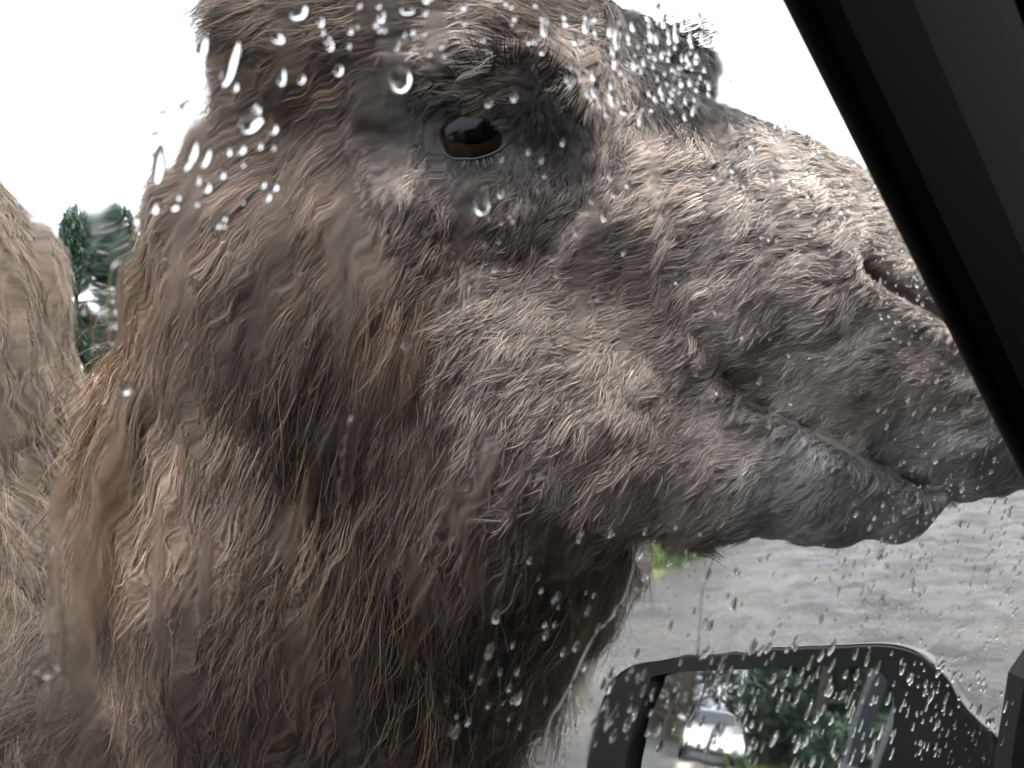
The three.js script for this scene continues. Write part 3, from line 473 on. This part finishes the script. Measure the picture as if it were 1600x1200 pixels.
scatter(hn.pos, hn.idx, null, (p, n) => {
  const [mx, my] = toMark(p.x, p.y), c = furInfo = coatAt(mx, my), far = n.z < -.25 ? .15 : p.y > 1.57 ? .3 : 1;
  if (p.y < .80) return 0;
  const L = c[2];
  if (c[6] && n.z < -.25) return 6e3; const d = c[6] === 0 ? clamp(1 / (L * .001 * .27) ** 2, 8e4, 2.6e5) : 4.6e4;
  return d * far;
}, (p, n) => {
  const { x: u, y, z: w } = p;
  const [mx, my] = toMark(u, y), jx = mx + gauss() * 22, jy = my + gauss() * 22, c = coatAt(jx, jy);
  if (w > 0) {
    if (((u - EYEC.u) / .0300) ** 2 + ((y - EYEC.y) / .0185) ** 2 < 1) return;
    if (u > .1 && y < 1.36 && (lineDist(nostrilLine, u, y)[0] < .0062 || (lineDist(mouthLine, u, y)[0] < .0034 && lineDist(mouthLine, u, y)[2] > .12))) return;
  }
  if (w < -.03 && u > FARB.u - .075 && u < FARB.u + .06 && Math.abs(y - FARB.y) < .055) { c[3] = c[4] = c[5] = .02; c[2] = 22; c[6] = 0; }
  const nn = hNorm(u, y, w), sw = c[6] === 0 ? .5 : .16, a = sw * n3(u * 26, y * 26, 4.2 + w * 10) + (c[6] === 0 ? .5 : .2) * n3(u * 70, y * 70, 1.7) + gauss() * .16;
  let dx = c[0], dy = -c[1]; const l = Math.hypot(dx, dy), ca = Math.cos(a), sa = Math.sin(a); [dx, dy] = [(dx * ca - dy * sa) / l, (dx * sa + dy * ca) / l];
  const P = headToWorld(u, y, w), O = headToWorld(0, 0, 0), N = headToWorld(nn.x, nn.y, nn.z).sub(O), D = headToWorld(dx, dy, .0).sub(O);
  if (w < 0) D.copy(headToWorld(dx, dy, 0).sub(O));
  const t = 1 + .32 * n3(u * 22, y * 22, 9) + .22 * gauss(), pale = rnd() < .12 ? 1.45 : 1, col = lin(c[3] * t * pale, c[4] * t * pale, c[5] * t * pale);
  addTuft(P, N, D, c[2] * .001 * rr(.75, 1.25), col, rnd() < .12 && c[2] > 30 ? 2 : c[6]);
});
scatter(bn.pos, bn.idx, null, (p, n) => {
  if (p.y < .45 && !(p.x > -.5)) return 3000;
  const near = p.x > -1.3 && p.z < -.8; return near && p.x > -.8 && p.y > .72 ? (n.z > -.2 ? 15000 : 1500) : 1200;
}, (p, n) => {
  const inHead = (p.x - X0) * HC + (p.z + D0) * HS, hw = -(p.x - X0) * HS + (p.z + D0) * HC; if (p.y > .84 && inHead > -.5 && headField(inHead, p.y, hw) < -.01) return;
  const c = bodyCoat(p.x, p.y, p.z), leg = p.y < .6 && p.x < -.5, near = p.x > -1.3 && p.z < -.8, t = rr(.55, 1.3), neck = p.x > -.5 && p.y < .9;
  const D = V(c[0] * .6 + .7 * n3(p.x * 16, p.y * 16, 2) + gauss() * .4, -.75 + .6 * n3(p.x * 14, p.y * 14, 7), gauss() * .3), col = neck ? lin(.16 * t, .12 * t, .09 * t) : lin(c[3] * t, c[4] * t, c[5] * t);
  addTuft(p.clone(), n.clone(), D, (leg ? .025 : near ? .05 : .07) * rr(.7, 1.3), col, 2);
});
const furM = phy({ vertexColors: true, roughness: .6, specularIntensity: .7, side: THREE.DoubleSide });
{
  const names = ['short_fur', 'long_fur', 'curly_fur'];
  let total = 0; furLists.forEach((ls, k) => ls.forEach((l, v) => { total += l.length; if (l.length) copies(names[k], sets[k][v], furM, l, camel); }));
  console.log('tufts', total, furLists.map((l) => l.reduce((s, x) => s + x.length, 0)));
}
// eye, lids and lashes
{
  const eyeW = (() => { let w = .14; while (w > 0 && headField(EYEC.u, EYEC.y, w) > 0) w -= .001; return w; })();
  const R = .033, cw = eyeW - R + .0115, O = V(EYEC.u, EYEC.y, cw), face = V(.06, .02, 1).normalize();
  console.log('eye w', eyeW);
  const toW = (p) => headToWorld(p.x, p.y, p.z);
  const place = (g) => { const p = g.attributes.position; for (let i = 0; i < p.count; i++) { const q = toW(V(p.getX(i), p.getY(i), p.getZ(i))); p.setXYZ(i, q.x, q.y, q.z); } g.computeVertexNormals(); return g; };
  const irisT = texture(256, 256, (u, v) => { const x = (u - .5) * 2, y = (v - .5) * 2, r = Math.hypot(x, y), a = Math.atan2(y, x), n = n2(Math.cos(a) * 6, Math.sin(a) * 6 + r * 2) * .5 + .5, pup = sst(Math.hypot(x / .62, y / .30), .95, 1.08); const c = [.13 + .05 * n, .09 + .035 * n, .072 + .025 * n].map((q) => q * (r > .86 ? .45 : 1)); return c.map((q, i) => lerp([.012, .012, .014][i], q, pup)); }, true);
  irisT.wrapS = irisT.wrapT = THREE.ClampToEdgeWrapping;
  const eg = new THREE.SphereGeometry(R, 48, 32).rotateX(Math.PI / 2), ep = eg.attributes.position, uv = eg.attributes.uv;
  for (let i = 0; i < ep.count; i++) { uv.setXY(i, .5 + ep.getX(i) / R * .52, .5 + ep.getY(i) / R * .52); }
  eg.translate(O.x, O.y, O.z);
  mesh('eyeball', place(eg), phy({ map: irisT, roughness: .16, ior: 1.36, specularIntensity: .6 }), camel);
  // almond opening: lids wrap the ball and run out into the fur
  const open = (a) => { const c = Math.cos(a), s = Math.sin(a); return [c * .0275 + .001 * s, s > 0 ? s * .0160 * (1 - .12 * c) : s * .0175 * (1 + .1 * c) - .001 * (1 - Math.abs(c))]; };
  const lid = grid(64, 12, (u, v) => {
    const a = u * 2 * Math.PI, [ox, oy] = open(a), k = 1 + v * .42, x = ox * k + (k - 1) * .004 * Math.cos(a), y = oy * k + (k - 1) * .006 * Math.sin(a), r2 = x * x + y * y;
    const sph = Math.sqrt(Math.max(0, (R + .0012) ** 2 - r2 * Math.min(1, .92))), roll = .0028 * Math.sin(Math.min(1, v * 3) * Math.PI) + (v < .08 ? -.0008 : 0), fold = Math.sin(a) > .1 ? .0022 * Math.exp(-(((v - .55) / .12) ** 2)) * Math.sin(a) : .0012 * Math.exp(-(((v - .6) / .1) ** 2));
    return [O.x + x, O.y + y, O.z + Math.max(sph + roll - fold, sph - .004) - v * v * .004];
  });
  const ll = mesh('eyelid', place(lid), std({ color: lin(.045, .046, .05), roughness: .5 }), camel); ll.material.side = THREE.DoubleSide;
  // lashes
  const hair = (p, d, bend, len, w) => { const q = p.clone().addScaledVector(d, len * .5).addScaledVector(bend, len * .08), e = p.clone().addScaledVector(d, len).addScaledVector(bend, len * .35); return tube([p, q, e], w, w * .15, 4, 7); };
  const lashes = [], up = V(0, 1, 0);
  for (let i = 0; i < 150; i++) { // upper lashes spring from the brow fold and curve up
    const t = rnd(), px = lerp(690, 905, t), py = 150 - 45 * Math.sin(Math.PI * clamp(t * 1.02, 0, 1)) + (t > .75 ? (t - .75) * 190 : 0) + gauss() * 9, b = hp(px, py, .092), p = V(b.u, b.y, b.w);
    let w = .13; while (w > 0 && headField(p.x, p.y, w) > 0) w -= .0015; p.z = w + .004;
    const d = V(lerp(-.7, .8, t) + gauss() * .35, .55 + gauss() * .25, .45).normalize();
    lashes.push(hair(p, d, V(0, .6, .2), rr(.012, .026), .00042));
  }
  for (let i = 0; i < 90; i++) { const a = rr(.35, 2.8), [x, y] = open(a), p = V(O.x + x * 1.06, O.y + y * 1.1, O.z + Math.sqrt(R * R - x * x - y * y) + .003); lashes.push(hair(p, V(Math.cos(a) * .35 + gauss() * .15, -.15 + gauss() * .2, .9).normalize(), V(0, .7, 0), rr(.006, .012), .0003)); }
  mesh('upper_eyelashes', place(mergeGeometries(lashes)), std({ color: lin(.012, .011, .011), roughness: .5 }), camel);
  const low = []; for (let i = 0; i < 90; i++) { const a = rr(3.4, 6.1), [x, y] = open(a), p = V(O.x + x * 1.12, O.y + y * 1.12, O.z + Math.sqrt(R * R - x * x - y * y) + .0025); low.push(hair(p, V(Math.cos(a) * .5 + gauss() * .2, -.75, .45).normalize(), V(0, -.3, -.2), rr(.004, .010), .00022)); }
  mesh('lower_eyelashes', place(mergeGeometries(low)), std({ color: lin(.07, .072, .08), roughness: .5 }), camel);
  const farL = []; for (let i = 0; i < 60; i++) { const b = hp(rr(1010, 1085), rr(35, 80), -.06), p = V(b.u, b.y, -.075 + gauss() * .012); farL.push(hair(p, V(.9 + gauss() * .3, .1 + gauss() * .3, .1).normalize(), V(.1, .8, 0), rr(.025, .05), .0006)); }
  mesh('far_eyelashes', place(mergeGeometries(farL)), std({ color: lin(.014, .013, .013), roughness: .5 }), camel);
}
// stray single hairs standing off the coat, pale and golden
{
  const hairs = Array.from({ length: 5 }, () => tuft(2, { spread: .02, conv: .2, lift: .16, wave: .06, freq: .9, width: .0038, seg: 12, arch: .7 })), lists = hairs.map(() => []);
  scatter(hn.pos, hn.idx, null, (p, n) => (n.z > -.4 && p.y > .80 && p.x < .2 ? 11000 : n.z > -.4 ? 3500 : 0), (p) => {
    const { x: u, y, z: w } = p, [mx, my] = toMark(u, y), c = coatAt(mx, my); if (Math.hypot((u - EYEC.u) / 1.3, y - EYEC.y) < .05) return;
    if (c[2] < 16 && rnd() < .7) return;
    const nn = hNorm(u, y, w), O = headToWorld(0, 0, 0), N = headToWorld(nn.x, nn.y, nn.z).sub(O), D = headToWorld(c[0] + gauss() * .22, -c[1] + gauss() * .22, 0).sub(O).normalize(), P = headToWorld(u, y, w);
    D.addScaledVector(N, -D.dot(N)).normalize(); const X = D.clone().cross(N), L = c[2] * .001 * rr(.9, 1.6), g = rnd();
    const col = g < .55 ? lin(.27, .18, .10) : g < .85 ? lin(.33, .275, .215) : lin(.05, .04, .035);
    lists[Math.floor(rnd() * 5)].push({ m: new THREE.Matrix4().makeBasis(X.multiplyScalar(L), D.multiplyScalar(L), N.multiplyScalar(L * rr(.8, 1.8))).setPosition(P), c: col });
  });
  hairs.forEach((g, i) => copies('stray_hair', g, furM, lists[i], camel));
}
// ---------------------------------------------------------------- rain on the window
const waterM = phy({ color: 0xffffff, transmission: 1, thickness: .002, ior: 1.33, roughness: 0 });
const onGlass = (px, py) => { const d = rayDir(px, py), c = toCar(d), t = GLASS / (c.l + TUMBLE * d.y); return { f: c.f * t, h: d.y * t, m: t / FOCAL }; };  // where a line of sight meets the glass; m: metres a pixel
const inPane = (f, h) => h > -.25 && h < .27 && (f < .533 || h > -.165) && (f - .2404) * .7 + (h - .2) * .713 < .007;
{ // a thin uneven film of running water, thicker in rivulets
  const st = .002, F0 = -.06, F1 = .57, H0 = -.25, H1 = .27, nu = Math.round((F1 - F0) / st), nv = Math.round((H1 - H0) / st);
  const film = (f, h) => {
    const s = f + .22 * h, left = sst(f, .42, .05);
    const calm = sst(n2(f * 9 + 3, h * 6) + .35 * n2(f * 25, h * 17), -.05, .5);
    const riv = n2(s * 38 + .6 * n2(h * 14, f * 6), h * 5.5) + .4 * n2(s * 90, h * 16);
    const lad = n2(f * 40, h * 120) * sst(n2(f * 12 + 9, h * 7 - 4), .3, .6) * left;
    const lump = n2(f * 70, h * 55) * sst(n2(f * 14 - 5, h * 11 + 2), .3, .7);
    return .0008 + .0002 * riv * (calm * .9 + .05) * (.18 + .82 * left) + .000045 * lad + .00007 * lump * (.06 + .7 * left) + .00012 * n2(f * 13, h * 9);
  };
  const ids = new Map(), pos = [], idx = []; const key = (i, j, b) => (j * (nu + 1) + i) * 2 + b;
  const vert = (i, j, b) => { const k = key(i, j, b); if (!ids.has(k)) { const f = F0 + i * st, h = H0 + j * st, p = glassPt(f, h, b ? .0008 : .0008 + Math.max(.0001, film(f, h))); ids.set(k, pos.length / 3); pos.push(p.x, p.y, p.z); } return ids.get(k); };
  const ok = (i, j) => i >= 0 && j >= 0 && i < nu && j < nv && inPane(F0 + (i + .5) * st, H0 + (j + .5) * st);
  for (let j = 0; j < nv; j++) for (let i = 0; i < nu; i++) if (ok(i, j)) {
    let a = vert(i, j, 0), b = vert(i + 1, j, 0), c = vert(i + 1, j + 1, 0), d = vert(i, j + 1, 0); idx.push(a, c, b, a, d, c);
    a = vert(i, j, 1); b = vert(i + 1, j, 1); c = vert(i + 1, j + 1, 1); d = vert(i, j + 1, 1); idx.push(a, b, c, a, c, d);
    for (const [di, dj, p, q] of [[-1, 0, [i, j], [i, j + 1]], [1, 0, [i + 1, j + 1], [i + 1, j]], [0, -1, [i + 1, j], [i, j]], [0, 1, [i, j + 1], [i + 1, j + 1]]]) if (!ok(i + di, j + dj)) { const e = vert(...p, 0), f = vert(...q, 0), g = vert(...q, 1), h = vert(...p, 1); idx.push(e, f, g, e, g, h); }
  }
  const fuv = []; for (let i = 0; i < pos.length; i += 3) fuv.push(pos[i] / .7 + .1, (pos[i + 1] - .9) / .7);
  const g = geoFrom(pos, idx, fuv); g.applyMatrix4(onCar);
  const smear = texture(512, 512, (u, v) => { const f = (u - .1) * .7, h = v * .7 - .3, l = .25 + .75 * sst(f, .45, .08), k = l * sst(n2(f * 34 + .2 * n2(h * 20, 3), h * 7) + .5 * n2(f * 80, h * 22), .22, .9); const q = .2 + .8 * k; return [q, q, q]; });
  tag(mesh('water_film', g, phy({ color: 0xffffff, transmission: 1, thickness: .002, ior: 1.33, roughness: .085, roughnessMap: smear }), null), 'thin rippled film of rainwater running down the outside of the car window', 'water film').userData.kind = 'stuff';
}
function dropGeo(nu = 20, nv = 8, egg = .25, wob = 0) { // a flat-backed bead; x across, y up the glass, z off it
  const ph = rr(0, 6.28), pos = [0, 0, 0], idx = [];
  const out = (a) => { const r = 1 - egg * .35 * (Math.sin(a) + 1) * Math.abs(Math.cos(a)) + wob * Math.sin(3 * a + ph) * .5 + wob * .5 * Math.sin(2 * a + ph * 2); return [Math.cos(a) * r, Math.sin(a) * r]; };
  for (let j = 0; j <= nv; j++) for (let i = 0; i < nu; i++) { const q = j / nv * Math.PI / 2, r = Math.cos(q) ** .8, [x, y] = out(i / nu * 6.28319); pos.push(x * Math.max(r, .002), y * Math.max(r, .002) - .12 * egg * Math.sin(q), Math.sin(q)); }
  for (let i = 0; i < nu; i++) idx.push(0, 1 + (i + 1) % nu, 1 + i);
  for (let j = 0; j < nv; j++) for (let i = 0; i < nu; i++) { const a = 1 + j * nu + i, b = 1 + j * nu + (i + 1) % nu, c = a + nu, d = b + nu; idx.push(a, b, d, a, d, c); }
  return geoFrom(pos, idx);
}
const dropGeos = [dropGeo(22, 9, .15, .03), dropGeo(22, 9, .45, .06), dropGeo(22, 9, .7, .05), dropGeo(22, 9, .3, .14)];
const drops = [];
const addDrop = (px, py, w, l, slant = .3, flat = .7) => { // size in photo pixels at the glass
  const g = onGlass(px, py); if (!inPane(g.f, g.h)) return;
  drops.push({ ...g, w: w * g.m / 2, l: l * g.m / 2, slant, flat });
};
for (const d of [[365, 95, 30, 84, .3], [472, 18, 24, 34, .9], [632, 122, 44, 52, .25], [303, 240, 20, 56, .3], [326, 243, 18, 40, .4], [250, 255, 22, 66, .1], [328, 290, 20, 26, .4], [245, 322, 20, 28, .3], [215, 342, 14, 18, .2], [760, 312, 36, 52, .1], [200, 608, 26, 24, 0], [437, 57, 28, 20, 0], [445, 117, 16, 32, .1], [475, 122, 14, 18, .1], [533, 108, 18, 22, .2], [320, 70, 26, 44, .3], [395, 190, 50, 34, -.4], [430, 200, 18, 20, .3], [380, 232, 18, 22, .4], [432, 290, 18, 20, .1], [360, 235, 16, 18, .2], [275, 322, 18, 18, .3], [856, 38, 12, 38, .05], [938, 130, 12, 30, .05], [970, 55, 14, 44, .05], [968, 90, 14, 24, .1], [1022, 42, 14, 38, 0], [1062, 48, 14, 36, -.1], [1095, 88, 13, 26, .1], [935, 140, 16, 26, -.15], [1008, 180, 10, 34, .1], [1060, 130, 12, 46, .15], [1092, 165, 9, 36, .4], [980, 172, 20, 16, .4], [768, 160, 12, 16, .3], [808, 150, 12, 18, 0], [640, 15, 30, 14, -.3], [1040, 335, 10, 22, .05], [950, 335, 12, 24, .1], [930, 310, 10, 18, .1], [960, 270, 12, 26, .2], [905, 360, 8, 18, .05], [1300, 345, 12, 10, .4], [1240, 288, 10, 18, -.1], [1150, 265, 14, 12, .3], [1280, 355, 18, 11, .5], [1320, 330, 14, 12, .3], [1180, 228, 20, 12, .3], [1146, 127, 9, 11, .4], [1152, 65, 5, 14, 0], [1232, 198, 9, 12, .4], [1218, 192, 5, 20, .3], [1152, 945, 12, 22, .35], [1432, 918, 9, 17, .4], [1114, 980, 11, 18, .3], [1288, 970, 9, 15, .3], [1506, 820, 9, 15, .3], [1380, 870, 10, 18, .2], [1550, 1130, 14, 12, .3], [1452, 1070, 6, 15, .3], [1467, 1168, 6, 14, .3], [1035, 1168, 14, 30, .4], [985, 1135, 12, 26, .35], [1165, 1075, 12, 34, .35], [1145, 1060, 14, 40, .35], [1225, 1100, 10, 32, .35], [1270, 1110, 10, 36, .35], [1300, 1075, 10, 34, .35], [780, 965, 14, 26, .2], [770, 1020, 12, 30, .4], [75, 1055, 40, 24, 0]]) addDrop(d[0], d[1], d[2], d[3], d[4], rr(.6, .85));
function field(cx, cy, rx, ry, n, s0, s1, a0, a1, slant, flat = .8) { for (let i = 0; i < n; i++) { const a = rr(0, 6.283), r = Math.sqrt(rnd()), s = lerp(s0, s1, rnd() ** 2), k = rr(a0, a1); addDrop(cx + Math.cos(a) * r * rx, cy + Math.sin(a) * r * ry, s, s * k, slant + gauss() * .12, flat * rr(.75, 1.2)); } }
field(1055, 90, 75, 100, 110, 5, 11, 1, 2.4, .05); field(950, 90, 70, 90, 34, 6, 12, 1, 2.6, .05); field(690, 40, 240, 60, 44, 7, 15, .9, 1.6, .2);
field(1260, 310, 130, 70, 70, 4, 10, .8, 1.3, .3); field(1430, 440, 60, 100, 110, 4, 9, .8, 1.2, .3); field(1350, 360, 70, 50, 40, 4, 10, .8, 1.2, .3); field(1180, 250, 80, 60, 24, 5, 11, .8, 1.4, .3);
field(1470, 900, 170, 150, 300, 2.5, 6, 1.5, 2.8, .42); field(1200, 930, 200, 90, 60, 3, 8, 1.4, 2.8, .42); field(1480, 660, 110, 110, 60, 3, 6, 1.4, 2.6, .42); field(1250, 1110, 330, 100, 210, 4, 10, 2, 3.6, .42); field(1500, 1120, 90, 90, 90, 3, 6, 1.4, 2.6, .42);
field(1230, 130, 80, 110, 16, 3, 7, 1, 2.4, .3); field(330, 240, 110, 130, 26, 8, 18, .9, 1.8, .3); field(900, 330, 200, 120, 24, 5, 11, 1, 2, .15); field(400, 700, 420, 480, 24, 8, 20, .9, 1.8, .2, .25); field(850, 1080, 180, 110, 40, 5, 12, 1.4, 2.8, .4); field(1000, 900, 200, 90, 30, 4, 10, 1.4, 2.6, .4); field(1050, 560, 250, 150, 30, 5, 11, 1, 2, .2, .6);
drops.sort((a, b) => b.w * b.l - a.w * a.l);
{
  const eH = glassPt(0, 1).sub(glassPt(0, 0)).normalize(), eF = V(1, 0, 0), placed = (d, k) => { const y = eH.clone().addScaledVector(eF, d.slant).normalize(), x = y.clone().cross(gN).normalize(); return onCar.clone().multiply(new THREE.Matrix4().makeBasis(x.clone().multiplyScalar(d.w), y.clone().multiplyScalar(d.l), gN.clone().multiplyScalar(Math.sqrt(d.w * Math.min(d.l, d.w * 1.6)) * d.flat)).setPosition(glassPt(d.f, d.h, .0021))); };
  const small = [];
  drops.forEach((d, i) => {
    const M = placed(d);
    if (i < 300) { const o = mesh('raindrop', dropGeos[i % 4], waterM, null); o.applyMatrix4(M); const k = d.l > d.w * 1.75 ? 2 : d.w * d.l > 9e-6 ? 0 : d.l > d.w * 1.25 ? 3 : 1;
      tag(o, ['large fat raindrop bulging on the outside of the car window', 'small round raindrop beading on the outside of the car window', 'long narrow slanting streak of rain on the car window', 'small oval raindrop sliding down the outside of the car window'][k], 'raindrop', ['large drops on the window', 'small round drops on the window', 'long streaks on the window', 'small oval drops on the window'][k]); }
    else small.push({ m: M });
  });
  tag(copies('fine_raindrops', dropGeos[1], waterM, small), 'scattered specks of fine rain on the car window', 'raindrops');
  console.log('drops', drops.length, small.length);
}
// runs of water that trickle down the glass
for (const [pts, w] of [[[[1000, 860], [975, 940], [920, 1010], [890, 1080], [860, 1130], [848, 1198]], 15], [[[1130, 850], [1105, 920], [1097, 990], [1092, 1050]], 9], [[[1120, 1010], [1105, 1080], [1085, 1130], [1070, 1195]], 10], [[[905, 860], [895, 900], [900, 950], [912, 985]], 14], [[[190, 400], [183, 450], [186, 510], [178, 560]], 30], [[[250, 780], [248, 860], [246, 960], [252, 1040]], 26], [[[90, 850], [86, 950], [92, 1050], [88, 1130]], 34], [[[560, 640], [548, 720], [540, 800]], 30], [[[330, 820], [322, 900], [318, 990]], 26]]) {
  const cv = new THREE.CatmullRomCurve3(pts.map(([x, y]) => { const g = onGlass(x, y); return glassPt(g.f, g.h, .0021); })), m = onGlass(...pts[0]).m * w / 2, N = 40, K = 10;
  const g = grid(K, N, (u, v) => { const p = cv.getPoint(v), t = cv.getTangent(v), s = t.clone().cross(gN).normalize(), a = u * 2 * Math.PI, r = m * (.75 + .35 * n2(v * 6, w)) * Math.min(1, 5 * v + .02, 5 * (1 - v) + .02); return p.addScaledVector(s, Math.cos(a) * r).addScaledVector(gN, Math.max(0, Math.sin(a)) * r * (w > 20 ? .1 : .06)).toArray(); });
  g.applyMatrix4(onCar); tag(mesh('water_trickle', g, waterM, null), 'wavy trickle of rainwater running down the outside of the car window', 'water trickle', 'trickles on the car window');
}
renderer.render(scene, camera);
